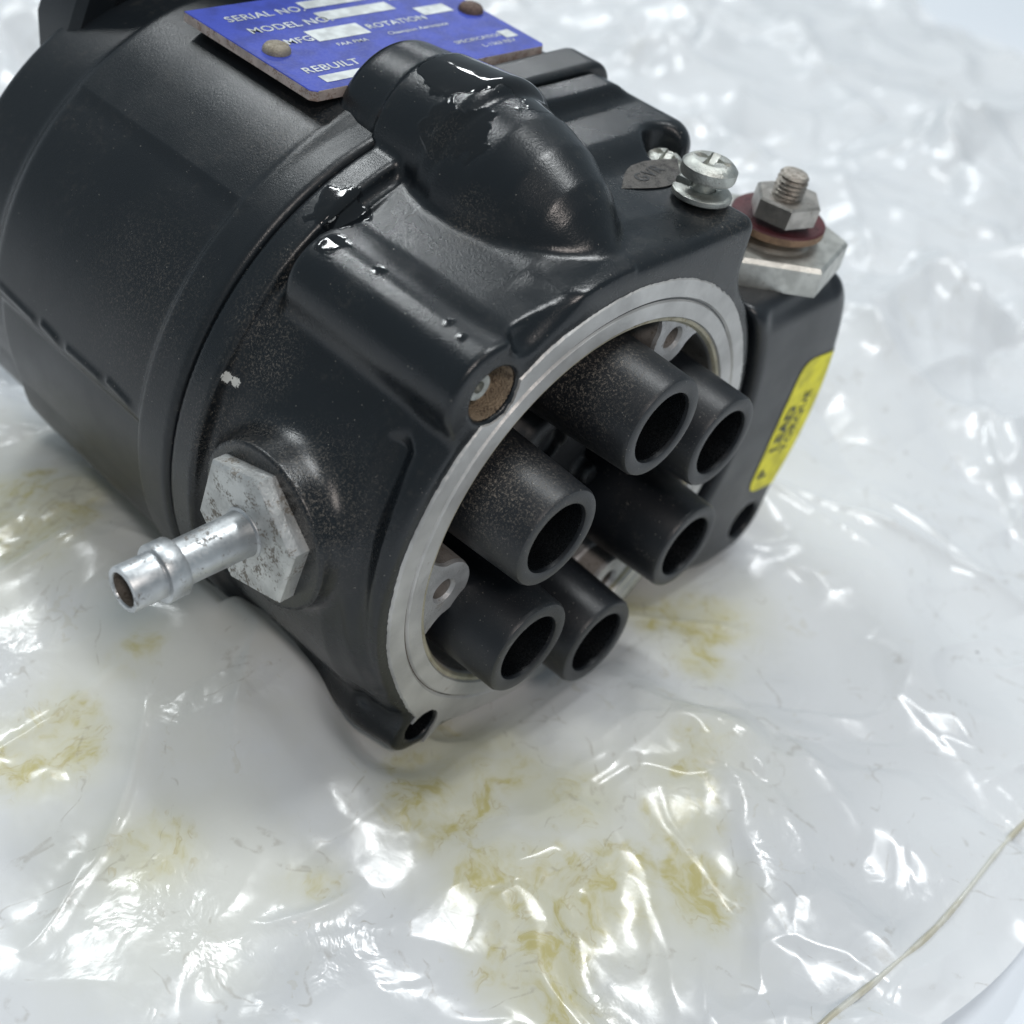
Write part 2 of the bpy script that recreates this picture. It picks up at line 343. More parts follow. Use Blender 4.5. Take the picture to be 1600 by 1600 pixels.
def surface_net(f, lo, hi, h):
    lo=np.array(lo,float); n=np.ceil((np.array(hi)-lo)/h).astype(int); B=8; nb=np.ceil(n/B).astype(int); N=nb*B+1
    c=[(np.arange(nb[i])+.5)*B*h+lo[i] for i in range(3)]
    X,Y,Z=np.meshgrid(*c,indexing='ij'); D=f(X,Y,Z)
    act=np.abs(D)<B*h*.87*1.35
    G=np.repeat(np.repeat(np.repeat(D,B,0),B,1),B,2).astype(np.float32); G=np.pad(G,((0,1),)*3,mode='edge')
    idx=np.argwhere(act); o=np.arange(B+1)
    for s in range(0,len(idx),400):
        q=idx[s:s+400]
        gx=(q[:,0,None]*B+o); gy=(q[:,1,None]*B+o); gz=(q[:,2,None]*B+o)
        x=lo[0]+gx*h; y=lo[1]+gy*h; z=lo[2]+gz*h
        sh=(len(q),B+1,B+1,B+1)
        xx=np.broadcast_to(x[:,:,None,None],sh); yy=np.broadcast_to(y[:,None,:,None],sh); zz=np.broadcast_to(z[:,None,None,:],sh)
        v=f(xx,yy,zz)
        G[gx[:,:,None,None],gy[:,None,:,None],gz[:,None,None,:]]=v
    s=G<0
    cs=np.zeros(tuple(N-1),np.uint8)
    for a in (0,1):
        for b in (0,1):
            for c_ in (0,1): cs+=s[a:N[0]-1+a,b:N[1]-1+b,c_:N[2]-1+c_]
    cell=np.argwhere((cs>0)&(cs<8)); M_=len(cell)
    vid=-np.ones(tuple(N-1),np.int64); vid[cell[:,0],cell[:,1],cell[:,2]]=np.arange(M_)
    acc=np.zeros((M_,3)); cnt=np.zeros(M_)
    cor=[(a,b,c_) for a in (0,1) for b in (0,1) for c_ in (0,1)]
    val={k:G[cell[:,0]+k[0],cell[:,1]+k[1],cell[:,2]+k[2]].astype(float) for k in cor}
    for k in cor:
        for ax in range(3):
            if k[ax]==0:
                k2=list(k);k2[ax]=1;k2=tuple(k2); a,b=val[k],val[k2]; mk=(a<0)!=(b<0)
                t=np.where(mk,a/(a-b+1e-12),0); p=np.tile(np.array(k,float),(M_,1)); p[:,ax]+=t
                acc+=p*mk[:,None]; cnt+=mk
    V=lo+(cell+acc/cnt[:,None])*h
    # pull onto the surface
    for _ in range(2):
        e=h*.25; x,y,z=V.T; d0=f(x,y,z)
        g=np.stack([f(x+e,y,z)-f(x-e,y,z),f(x,y+e,z)-f(x,y-e,z),f(x,y,z+e)-f(x,y,z-e)],1)/(2*e)
        st=np.clip(d0/np.maximum((g**2).sum(1),.3),-h*.5,h*.5); V=V-g*st[:,None]*.8
    F=[]
    for ax in range(3):
        a=[0,0,0];a[ax]=1; sl0=s[:N[0]-a[0],:N[1]-a[1],:N[2]-a[2]]; sl1=s[a[0]:,a[1]:,a[2]:]
        e=np.argwhere(sl0!=sl1); b,c_=(ax+1)%3,(ax+2)%3
        ok=(e[:,b]>0)&(e[:,c_]>0)&(e[:,b]<N[b]-1)&(e[:,c_]<N[c_]-1); e=e[ok]
        ins=sl0[e[:,0],e[:,1],e[:,2]]
        def g_(db,dc):
            q=e.copy(); q[:,b]-=db; q[:,c_]-=dc; return vid[q[:,0],q[:,1],q[:,2]]
        q=np.stack([g_(1,1),g_(0,1),g_(0,0),g_(1,0)],1); q[~ins]=q[~ins][:,::-1]; F.append(q)
    F=np.concatenate(F); F=F[(F>=0).all(1)]
    return V,F
def sdf_object(name, f, lo, hi, h, mat, parent):
    V,F=surface_net(f,lo,hi,h); P=WA(V)
    me=bpy.data.meshes.new(name); me.vertices.add(len(P)); me.vertices.foreach_set('co',P.ravel())
    me.loops.add(F.size); me.loops.foreach_set('vertex_index',F.ravel().astype(np.int32))
    me.polygons.add(len(F)); me.polygons.foreach_set('loop_start',np.arange(0,F.size,4,dtype=np.int32))
    me.polygons.foreach_set('loop_total',np.full(len(F),4,np.int32)); me.polygons.foreach_set('use_smooth',np.ones(len(F),bool))
    me.update(calc_edges=True)
    return link(name, me, parent, (mat,))

# ------------------------------------------------------------------ the magneto
mag = bpy.data.objects.new('magneto', None); C.objects.link(mag)
tag(mag, label='black aircraft magneto lying on crumpled plastic, with six open lead towers facing front', category='magneto')
H = .022
rear = sdf_object('rear_housing', f_rear, (-2.4,-2.2,-5.0), (2.1,2.5,-1.7), H*1.15, MAT['rear'], mag)
front = sdf_object('front_housing', f_front, (-2.4,-2.0,-2.5), (2.1,2.8,.15), H, MAT['front'], mag)
cover = sdf_object('side_cover', f_cover, (1.0,-2.1,-1.7), (3.4,1.3,.2), .026, MAT['cover'], mag)
def f_gasket(x,y,z):
    s2 = smin(np.hypot(x,y)-2.085, box2(x,y,(.15,-1.2),(1.66,2.125),.2), .3)
    return flatbot(np.maximum(s2, np.maximum(-1.90-z, z+1.80)),y,-1.80)
gask = sdf_object('joint_gasket', f_gasket, (-2.3,-2.0,-2.0), (1.9,2.4,-1.7), .03, MAT['dark'], mag)

# mounting flange with its slot, behind the rear housing
def flange():
    pts=[]; 
    for k in range(40):
        t=math.radians(150-k*150/39); pts.append((1.05+2.15*math.cos(t)*1.0, 1.55+2.6*math.sin(t)*.9))
    pts=[(-1.02,1.2),(-1.02,1.75),(-.82,2.25),(-.45,2.75),(.0,3.15),(.8,3.35),(1.6,3.2),(2.1,2.7),(2.3,1.9),(2.2,.8)]
    return prism('mounting_flange', pts, (0,0,0),(1,0,0),(0,1,0),(0,0,1),-5.1,-4.62,MAT['rear'],mag,bev=.08)
fl = flange()
sl = prism('slot', [(-.75,1.7),(-.55,2.25),(-.2,2.7),(.2,2.95),(.3,2.75),(-.05,2.45),(-.35,2.0),(-.5,1.6)],(0,0,0),(1,0,0),(0,1,0),(0,0,1),-4.66,-4.615,MAT['dark'],fl,bev=.004)

# machined ring: ragged paint edge outside, stepped face, bore wall inside
rng = np.random.default_rng(4)
NR=720; rag=np.zeros(NR)
for k in range(1,60): rag+=rng.normal()*np.cos(k*3*np.linspace(0,2*np.pi,NR,endpoint=False)+rng.uniform(0,7))/ (6+k)
rag+=rng.normal(size=NR)*.12
def ring_rf(r,t,i):
    if i not in (2,3): return r
    th=math.degrees(t)%360; k=int(round(t/(2*math.pi)*NR))%NR
    x=-1.0  # frame(): x axis direction handled below
    r2=r
    # widen towards the lower bolt ear
    a=229.; dd=(th-a+180)%360-180
    ear=1.93*math.cos(math.radians(dd)); s_=1.93*math.sin(math.radians(dd))
    if abs(s_)<.20: r2=max(r2, ear+math.sqrt(max(0,.185**2-s_**2)) if abs(s_)<.185 else r2)
    if 0: pass
    sm=math.exp(-(dd/14.)**2); r2=max(r2, r+.10*sm)
    # bolt holes bite into the ring
    for (ea,er,hr) in ((129.4,1.878,.200),(228.2,1.926,.150)):
        q=math.radians((th-ea+180)%360-180); s2=er*math.sin(q)
        if abs(s2)<hr and abs(math.degrees(q))<30: r2=min(r2, er*math.cos(q)-math.sqrt(hr*hr-s2*s2)-.004)
    return r2+rag[k]*.009+(hash((k//2)*7919)%97/97-.5)*.005
xf,yf,af=frame((0,0,1))      # check orientation so theta is the true polar angle
ring = lathe('machined_ring', [(1.455,-.95),(1.795,-.95),(1.795,-.012),(1.780,.012),(1.66,.014),(1.645,-.004),(1.638,-.004),(1.625,.016),(1.515,.016),(1.505,.000),(1.480,.000),(1.462,-.02),(1.455,-.05)],
    (0,0,0),(0,0,1), MAT['ring'], mag, n=NR, closed=True, rfun=ring_rf, matidx=[0,0,0,0,0,1,0,0,0,2,2,0,3], mats=(MAT['ring'],MAT['groove'],MAT['cream'],MAT['inner']))
# lugs (threaded tongues) growing inward
def tongue(ang, r0, w, name='screw_lug'):
    a=math.radians(ang); ax=np.array((math.cos(a),math.sin(a),0)); ay=np.array((-math.sin(a),math.cos(a),0))
    out=[]; 
    for k in range(17): t=math.radians(90+180*k/16); out.append((r0+w*math.cos(t), w*math.sin(t)))
    out += [(r0+.06,-w*1.15),(1.50,-w*1.75),(1.50,w*1.75),(r0+.06,w*1.15)]
    # plate with a real hole: bridge outline to the hole circle
    bm=bmesh.new(); n=48; hr=.082
    def pol(th):
        d=np.array((math.cos(th),math.sin(th))); best=9
        for i in range(len(out)):
            p=np.array(out[i])-np.array((r0,0)); q=np.array(out[(i+1)%len(out)])-np.array((r0,0)); e=q-p
            den=d[0]*e[1]-d[1]*e[0]
            if abs(den)<1e-9: continue
            s_=(p[0]*e[1]-p[1]*e[0])/den; tt=(p[0]*d[1]-p[1]*d[0])/den
            if s_>0 and -1e-6<=tt<=1+1e-6: best=min(best,s_)
        return best
    V=[];F=[]; rings_=[(0,-.02,'h'),(-.0,-.02,'o'),(-.0,-.9,'o')]
    cen=ax*r0
    lay=[('h',-.7,1.),('h',-.045,1.),('h',-.02,1.22),('o',-.02,.965),('o',-.05,1.),('o',-.9,1.)]
    for kind,z,s_ in lay:
        for k in range(n):
            th=2*math.pi*k/n; r=(hr*s_) if kind=='h' else pol(th)*s_
            V.append(cen+ax*r*math.cos(th)+ay*r*math.sin(th)+np.array((0,0,z)))
    for i in range(len(lay)-1):
        for k in range(n): F.append((i*n+k,i*n+(k+1)%n,(i+1)*n+(k+1)%n,(i+1)*n+k))
    me=mesh_from(name,WA(V),F); sharp(me,35); o=link(name,me,ring,(MAT['lug'],MAT['inner']))
    for p in me.polygons:
        if p.index>=4*n or p.index<n: p.material_index=1
    # thread turns in the hole
    Vt=[];Ft=[]; m_=20
    for j in range(60):
        t=j/60*2*math.pi*5; c=cen+ax*(hr*.96)*math.cos(t)+ay*(hr*.96)*math.sin(t)+np.array((0,0,-.05-j*.004))
        rad=ax*math.cos(t)+ay*math.sin(t)
        for q in ((0,.008),(0,-.008),(-.014,0)): Vt.append(c+rad*q[0]+np.array((0,0,q[1])))
    for j in range(59):
        for q in range(3): Ft.append((j*3+q,j*3+(q+1)%3,(j+1)*3+(q+1)%3,(j+1)*3+q))
    link('thread',mesh_from('thread',WA(Vt),Ft),o,(MAT['steel'],)) if False else None
    return o
tongue(62.5,1.34,.205); tongue(184.0,1.29,.235); tongue(302,1.34,.22)

# distributor block with six lead towers
block = sdf_object('distributor_block', lambda x,y,z: smax(smin(smin(cylz(x,y,z,0,0,1.33,-1.1,-.62,.06), cylz(x,y,z,0,0,.62,-1.1,-.42,.12),.15),
      smin(cylz(x,y,z,.52,-.17,.085,-.7,-.30,.03), cylz(x,y,z,-.02,.33,.25,-.7,-.36,.05),.04),.05), -cylz(x,y,z,.02,.27,.17,-.5,.2,.02),.03),
      (-1.45,-1.45,-1.2),(1.45,1.45,-.1), .03, MAT['blockdark'], mag)
web = None
TH=.455
for i,ang in enumerate((90,30,-30,-90,-150,150)):
    cx,cy=math.cos(math.radians(ang)),math.sin(math.radians(ang))
    prof=[(.50,-.66),(.425,-.58),(.40,-.45),(.385,0),(.368,TH-.03),(.355,TH-.006),(.340,TH),(.272,TH),(.262,TH-.006),(.256,TH-.03),(.245,TH-.25),(.235,-.35),(.0005,-.35)]
    o=lathe('lead_tower',prof,(cx,cy,0),(0,0,1),MAT['tower'],block,n=64,matidx=[0]*9+[1,1,1],mats=(MAT['tower'],MAT['dark']))
    if 0: lathe('contact',[(.0,-.20),(.03,-.2),(.045,-.22),(.05,-.35)],(cx,cy,0),(0,0,1),MAT['dark'],block,n=16)
# small bits seen through the mouth
prism('brass_tab',[(-.14,-.06),(.14,-.06),(.14,.06),(-.14,.06)],(.45,-1.16,0),(1,0,0),(0,1,0),(0,0,1),-.6,-.30,MAT['brass'],block,bev=.015)
prism('retaining_clip',[(-.16,-.10),(.16,-.10),(.16,.10),(-.16,.10)],(.62,-1.02,0),(.9,.4,0),(-.4,.9,0),(0,0,1),-.7,-.22,MAT['lug'],block,bev=.02)

# brown bare metal and screw inside the upper left bolt ear
ear = lathe('bolt_hole_lining',[(.188,-.02),(.184,-.04),(.172,-.20),(.15,-.22),(.10,-.23),(.0005,-.23)],(-1.19,1.45,0),(0,0,1),MAT['brown'],front,n=40)
lathe('recessed_plug',[(.095,-.24),(.095,-.08),(.085,-.065),(.04,-.065),(.035,-.10),(.0005,-.10)],(-1.262,1.498,0),(0,0,1),MAT['steel'],front,n=32)
lathe('bolt_hole_lining',[(.136,-.02),(.132,-.06),(.128,-.5),(.0005,-.52)],(-1.285,-1.435,0),(0,0,1),MAT['dark'],front,n=40)

# hose barb
barb_o=(-2.13,.29,-.87)
bx,by,bn=np.array((0,0,1.)),np.array((0,1.,0)),np.array((-1.,0,0))
hexpoly=[(.485*math.cos(math.radians(a)),.485*math.sin(math.radians(a))) for a in [t+17 for t in (0,60,120,180,240,300)]]
fit=bpy.data.objects.new('hose_fitting',None); C.objects.link(fit); fit.parent=mag
prism('hex_base',hexpoly,barb_o,bx,by,bn,-.06,.125,MAT['hex'],fit,bev=.022)
lathe('hose_barb',[(.175,.12),(.172,.132),(.155,.14),(.150,.20),(.147,.40),(.147,.405),(.144,.62),(.146,.622),(.183,.624),(.188,.632),(.188,.748),(.183,.756),(.150,.758),(.147,.775),(.147,.965),(.141,.975),(.114,.976),(.108,.966),(.104,.55),(.0005,.54)],barb_o,(-1,0,0),MAT['barb'],fit,n=56,matidx=[0]*17+[1,1],mats=(MAT['barb'],MAT['groove']))

# screw, lock washer on the plateau
scr=bpy.data.objects.new('pan_head_screw',None); C.objects.link(scr); scr.parent=mag
so=(1.07,1.95,-.39)
def crosshead(name,org,axis,parent,r=.20,h0=.18,h1=.31,rot=20,mat=None,hint=(0,1,0)):
    """domed head with a real cross recess, radial grid"""
    x,y,a=frame(axis,hint); V=[];F=[]; nr,n=22,120; o=np.array(org,float)
    for i in range(nr+1):
        q=i/nr
        for k in range(n):
            t=2*math.pi*k/n; rr=r*q
            hz=h1-(h1-h0)*(.05*q*q+.34*max(0,(q-.66)/.34)**1.6)
            px=rr*math.cos(t-math.radians(rot)); py=rr*math.sin(t-math.radians(rot))
            inx=abs(py)<.026+.012*math.sin(px*60) and abs(px)<.125; iny=abs(px)<.030 and abs(py)<.125
            if inx or iny: hz-=.055*(1-max(0,(max(abs(px),abs(py))-.05)/.09))
            V.append(o+a*hz+x*rr*math.cos(t)+y*rr*math.sin(t))
    for hh,f in ((h0+.02,1.0),(h0,.96),(h0-.002,.0)):
        for k in range(n):
            t=2*math.pi*k/n; V.append(o+a*hh+x*r*f*math.cos(t)+y*r*f*math.sin(t))
    for i in range(nr+3):
        for k in range(n): F.append((i*n+k,i*n+(k+1)%n,(i+1)*n+(k+1)%n,(i+1)*n+k))
    me=mesh_from(name,WA(V),F); sharp(me,40); return link(name,me,parent,(mat or MAT['steel'],))
sa=(.06,1.,.0)
crosshead('screw_head',so,sa,scr,h0=.16,h1=.285,r=.192)
lathe('screw_shank',[(.10,-.05),(.10,.06),(.08,.07),(.08,.16)],so,sa,MAT['steel'],scr,n=32)
# split washer: open ring, ends offset
def split_washer(name,org,axis,parent,r0,r1,th,gap=16,start=200,lift=.03,mat=None):
    x,y,a=frame(axis); V=[];F=[]; n=70; o=np.array(org,float)
    for k in range(n+1):
        f=k/n; t=math.radians(start+gap/2+(360-gap)*f); l=lift*f; R0,R1=r0,r1
        d=x*math.cos(t)+y*math.sin(t)
        for rr,hh in ((R0,0),(R1-.015,0),(R1,.012),(R1,th-.012),(R1-.015,th),(R0,th)): V.append(o+d*rr+a*(hh+l))
    for k in range(n):
        for j in range(6): F.append((k*6+j,k*6+(j+1)%6,(k+1)*6+(j+1)%6,(k+1)*6+j))
    F.append(tuple(range(6))); F.append(tuple(reversed(range(n*6,n*6+6))))
    me=mesh_from(name,WA(V),F); sharp(me,40); return link(name,me,parent,(mat or MAT['steel'],))
split_washer('lock_washer',(1.07,1.955,-.39),sa,scr,.09,.205,.055)
scr2=bpy.data.objects.new('pan_head_screw',None); C.objects.link(scr2); scr2.parent=mag
crosshead('screw_head',(1.40,1.70,-.97),(.0,1.,.12),scr2,h0=.14,h1=.24,r=.135)
split_washer('lock_washer',(1.40,1.77,-.97),(0,1,.12),scr2,.06,.17,.05)

# terminal stud with nut, fibre washer and hexagon base on top of the side cover
term=bpy.data.objects.new('terminal_stud',None); C.objects.link(term); term.parent=mag
tx,tz=2.31,-.43
hb=[(.62*math.cos(math.radians(a)),.62*math.sin(math.radians(a))) for a in (46,106,166,226,286,346)]
prism('hexagon_base',hb,(tx+.09,0,tz-.05),(1,0,0),(0,0,1),(0,1,0),1.07,1.30,MAT['nutbase'],term,bev=.03)
lathe('bushing',[(.30,1.30),(.22,1.345),(.20,1.40),(.16,1.42)],(tx,0,tz),(0,1,0),MAT['nutbase'],term,n=40)
tilt=(.03,1.,.05)
lathe('fibre_washer',[(.10,1.37),(.345,1.385),(.366,1.395),(.366,1.45),(.352,1.462),(.10,1.468)],(tx+.04,0,tz-.01),(0,1,0),MAT['fibre'],term,n=64,closed=True,matidx=[1,1,1,0,0,0],mats=(MAT['fibre'],MAT['copper']))
hn=[(.262*math.cos(math.radians(a)),.262*math.sin(math.radians(a))) for a in (20,80,140,200,260,320)]
prism('nut',hn,(tx-.10,0,tz-.02),(1,0,0),(0,0,1),tilt,1.53,1.69,MAT['nut'],term,bev=.016)
th=[(.118,1.58)]
for k in range(5): th+= [(.118,1.632+k*.034),(.096,1.650+k*.034)]
th+=[(.112,1.805),(.095,1.825),(.06,1.835),(.0005,1.83)]
lathe('threaded_stud',th,(tx-.135,.055,tz-.02),tilt,MAT['thread'],term,n=36)

# ------------------------------------------------------------------ writing
def text_mesh(body, size, align='LEFT', weight=.0, spacing=1.):
    cu=bpy.data.curves.new('t','FONT'); cu.body=body; cu.size=size; cu.align_x=align; cu.offset=weight; cu.space_character=spacing; cu.resolution_u=3
    o=bpy.data.objects.new('t',cu); C.objects.link(o); bpy.context.view_layer.update()
    me=bpy.data.meshes.new_from_object(o.evaluated_get(bpy.context.evaluated_depsgraph_get())); bpy.data.objects.remove(o)
    bm=bmesh.new(); bm.from_mesh(me); bmesh.ops.triangulate(bm,faces=bm.faces); bmesh.ops.remove_doubles(bm,verts=bm.verts,dist=1e-6); 
    V=np.array([v.co[:2] for v in bm.verts]); F=[tuple(v.index for v in f.verts) for f in bm.faces]; bm.free(); bpy.data.meshes.remove(me)
    return V,F
class Ink:
    def __init__(s): s.V=[]; s.F=[]
    def add(s,V,F):
        b=len(s.V); s.V+=list(V); s.F+=[tuple(i+b for i in f) for f in F]
plate_v=2.215
pl=prism('name_plate',[(-.70,3.72),(-.70,2.36),(-.66,2.32),(1.40,2.24),(1.44,2.28),(1.49,3.60),(1.44,3.64)],(0,0,0),(1,0,0),(0,0,-1),(0,1,0),2.145,plate_v,MAT['plate'],mag,bev=.006)
pl.data.materials.append(MAT['plateedge'])
for p in pl.data.polygons:
    n_=p.normal
    if n_.z<.5: p.material_index=1
ink=Ink()
def ptxt(s_,u,zz,size,wt=.0015,sp=1.05):
    V,F=text_mesh(s_,size,'LEFT',wt,sp); rot=.035
    P=[(u+x+y*rot, plate_v+.003, zz-y+x*rot) for x,y in V]; ink.add(P,F)
def pbar(u0,u1,z0,z1):
    rot=.035
    ink.add([(u0,plate_v+.003,z0),(u1,plate_v+.003,z0+(u1-u0)*rot),(u1,plate_v+.003,z1+(u1-u0)*rot),(u0,plate_v+.003,z1)],[(0,1,2,3)])
ptxt('SERIAL NO.',-.53,-3.44,.125); pbar(.14,.95,-3.44,-3.56)
ptxt('MODEL NO.',-.50,-3.22,.125); pbar(.14,.80,-3.22,-3.36); 
ptxt('MFG',-.38,-2.98,.115); pbar(-.14,.32,-2.94,-3.12); ptxt('FAA PMA',-.06,-2.83,.065,.0005)
ptxt('REV.',.86,-3.34,.09); pbar(1.15,1.40,-3.36,-3.48); ptxt('ROTATION',.35,-2.98,.105); pbar(.93,1.22,-3.02,-3.16)
ptxt('Champion Aerospace',.42,-2.84,.065,.0003,1.0)
ptxt('REBUILT',-.56,-2.56,.12); pbar(-.52,-.1,-2.40,-2.50)
ptxt('SPECIFICATION',.78,-2.52,.068,.0003,1.0); ptxt('L-1363 REV',.95,-2.40,.068,.0003,1.0); pbar(1.24,1.36,-2.46,-2.58)
me=mesh_from('lettering',WA(ink.V),ink.F,False); link('lettering',me,pl,(MAT['plateink'],))
for (u_,z_,mt) in ((-.52,-2.93,'rivet'),(1.35,-2.96,'rivet2')):
    lathe('rivet',[(.098,plate_v-.01),(.096,plate_v+.022),(.080,plate_v+.045),(.05,plate_v+.058),(.0005,plate_v+.062)],(u_,0,z_),(0,1,0),MAT[mt],pl,n=28)

# yellow label wrapped over the cover's rounded edge
def surf_z(f,u,v,z0=.3,z1=-1.2):
    u=np.asarray(u,float); v=np.asarray(v,float); z=np.full(u.shape,z0)
    for _ in range(60):
        d=f(u,v,z); z=np.where(z>z1, z-np.maximum(d,0)*.6-1e-5, z)
    return z
def wrap(u,v,lift):
    z=surf_z(f_cover,u,v); e=.004
    x,y=np.asarray(u,float),np.asarray(v,float)
    g=np.stack([f_cover(x+e,y,z)-f_cover(x-e,y,z),f_cover(x,y+e,z)-f_cover(x,y-e,z),f_cover(x,y,z+e)-f_cover(x,y,z-e)],1)
    g/=np.linalg.norm(g,axis=1)[:,None]+1e-9
    return np.stack([x,y,z],1)+g*lift
LO=np.array((2.45,-1.04)); LA=np.array((.14,1.)); LA/=np.linalg.norm(LA); LB=np.array((LA[1],-LA[0]))
def lab(a,b):   # a along the text (up), b across to the right
    return LO[0]+LA[0]*a+LB[0]*b, LO[1]+LA[1]*a+LB[1]*b
nx,ny=60,36; V=[];F=[]; LW,LH,rc=1.36,.74,.15
aa,bb=np.meshgrid(np.linspace(0,1,nx),np.linspace(0,1,ny),indexing='ij')
A_=aa*LW
def inset(a):
    e=np.minimum(a,LW-a); q=np.clip(rc-e,0,rc); return rc-np.sqrt(np.maximum(rc*rc-q*q,0))
ins=inset(A_); B_=ins+bb*(LH-2*ins)
uu,vv=lab(A_.ravel(),B_.ravel()); V=wrap(uu,vv,.006)
F=[(i*ny+j,i*ny+j+1,(i+1)*ny+j+1,(i+1)*ny+j) for i in range(nx-1) for j in range(ny-1)]
yl=link('torque_label',mesh_from('torque_label',WA(V),F),mag,(MAT['yellow'],))
ink2=Ink()
def ltxt(s_,a,b,size,wt=.002,sp=1.05):
    V,F=text_mesh(s_,size,'LEFT',wt,sp); V=np.array(V)
    uu,vv=lab(a+V[:,0], b-V[:,1]); ink2.add([tuple(p) for p in wrap(uu,vv,.010)],F)
ltxt('P',.14,.20,.19,.006); ltxt('LEAD',.42,.21,.19,.006); ltxt('TORQUE',.38,.37,.15,.003)
link('lettering',mesh_from('lettering',WA(ink2.V),ink2.F,False),yl,(MAT['ink'],))

# inspection stamp rubbed through the paint
st=[]
for k in range(33):
    t=k/32; st.append((t*.66-.33, .125*math.sin(math.pi*t)**1.15))
for k in range(1,32):
    t=1-k/32; st.append((t*.66-.33,-.16*math.sin(math.pi*t)**1.15))
V=[];F=[]; sx,sz=(1.03,-.80); sc,ss=math.cos(math.radians(8)),math.sin(math.radians(8))
Vs=[(sx+1.15*(x*sc-y*ss),1.9535,sz-1.15*(x*ss+y*sc)) for x,y in st]; Vs.append((sx,1.9535,sz))
F=[(i,(i+1)%64,64) for i in range(64)]
stp=link('inspection_stamp',mesh_from('inspection_stamp',WA(Vs),F),front,(MAT['stamp'],))
V2,F2=text_mesh('GVR',.15,'CENTER',.001,1.1)
link('stamp_lettering',mesh_from('stamp_lettering',WA([(sx-.02+x*sc-(y-.05)*ss,1.957,sz-(x*ss+(y-.05)*sc)) for x,y in V2]),F2,False),front,(MAT['stampink'],))

# paint chip on the left side of the nose housing

# ------------------------------------------------------------------ bag and table
def hsh(ix,iy,s):
    n=(ix.astype(np.int64)*374761393+iy.astype(np.int64)*668265263+s*982451653)&0x7fffffff
    n=(n^(n>>13))*1274126177&0x7fffffff; n=n^(n>>16); return (n&0xffff)/65535.
def vn(x,y,s):
    ix=np.floor(x);iy=np.floor(y);fx=x-ix;fy=y-iy;fx=fx*fx*fx*(fx*(fx*6-15)+10);fy=fy*fy*fy*(fy*(fy*6-15)+10)
    a=hsh(ix,iy,s);b=hsh(ix+1,iy,s);c=hsh(ix,iy+1,s);d=hsh(ix+1,iy+1,s)
    return (a+(b-a)*fx)*(1-fy)+(c+(d-c)*fx)*fy
def fbm(x,y,s,o=4):
    r=0;a=.5;t=0
    for k in range(o): r=r+a*vn(x*2**k+k*17.3,y*2**k+k*9.1,s+k); t+=a; a*=.5
    return r/t
def worley(x,y,s):
    ix=np.floor(x);iy=np.floor(y); f1=np.full(x.shape,9.);f2=f1.copy(); ang=np.zeros(x.shape)
    for a in (-1,0,1):
        for b in (-1,0,1):
            cx=ix+a;cy=iy+b; px=cx+hsh(cx,cy,s);py=cy+hsh(cx,cy,s+7); d=np.hypot(px-x,py-y)
            m=d<f1; f2=np.where(m,f1,np.minimum(f2,d)); f1=np.where(m,d,f1)
    return f1,f2
def bag_h(u,z):
    """height of the crumpled film above the table, units"""
    wx=u+.6*(fbm(u*.7,z*.7,5,3)-.5)*2; wz=z+.6*(fbm(u*.7+40,z*.7,9,3)-.5)*2
    h=.16+.34*(fbm(u*.45,z*.45,11,2)-.5)
    rngl=np.random.default_rng(12)
    am=.35+1.1*np.clip(fbm(u*.5,z*.5,31,2)*2-.55,0,1)
    # folded facets: triangular waves in random directions, each only in its own patch
    for k in range(13):
        t=rngl.uniform(0,np.pi); lam=rngl.uniform(.8,3.2); ph=rngl.uniform(0,9); a=.045*lam**.8
        q=(wx*np.cos(t)+wz*np.sin(t))/lam+ph; f=np.abs(q-np.floor(q+.5))*2
        mk=np.clip((vn(u*.55+k*3.1,z*.55-k*1.7,60+k)-.45)*3.2,0,1)
        h=h+.8*a*mk*am*(np.sqrt((1-f)**2+.004)-.5)
    far=np.clip((np.hypot(u+1,z-1)-4.5)/5,0,1)
    f1,f2=worley(wx*.62,wz*.62,3); h=h+(.15+.42*far)*am*f1**2*1.2
    f1,f2=worley(wx*1.35+4,wz*1.35,23); h=h-(.08+.20*far)*am*f1**2*np.clip(fbm(u*.6+9,z*.6,17,2)*3-.9,0,1)*1.3
    f1,f2=worley(wx*3.1+9,wz*3.1,13); h=h+.016*am*f1**2*np.clip(fbm(u*.8,z*.8,77,2)*3-1.0,0,1)*1.4
    # long pinched creases
    for k in range(80):
        cu,cz=(rngl.uniform(-4.2,4.5),rngl.uniform(-3.5,4.0)) if k<30 else (rngl.uniform(3,15),rngl.uniform(-10,1.5))
        t=rngl.uniform(0,np.pi); L=rngl.uniform(.35,1.3)*(1 if k<30 else 1.8); w_=rngl.uniform(.03,.08)*(1 if k<30 else 1.6); A=rngl.uniform(.03,.075)*(1 if k<30 else 1.6)
        dx=u-cu;dz=z-cz; s_=dx*np.cos(t)+dz*np.sin(t); d=-dx*np.sin(t)+dz*np.cos(t)+.25*rngl.uniform(-1,1)*s_**2/L
        env=np.clip(1-(s_/L)**2,0,1)
        h=h+A*env*np.exp(-np.sqrt(d*d+.0002)/w_)
    return h
def near_lift(u,z):
    """the film bunches up against the casting, left, front and below the nose"""
    h=.20*np.exp(-(((u+1.9)/1.2)**2+((z+1.2)/2.2)**2)) + .16*np.exp(-(((u+1.3)/.6)**2+((z-.1)/.5)**2))
    h=h+.25*np.exp(-(((u-.1)/.9)**2+((z-1.4)/.7)**2))+.22*np.exp(-(((u+1.3)/.55)**2+((z-1.3)/.5)**2))
    return h
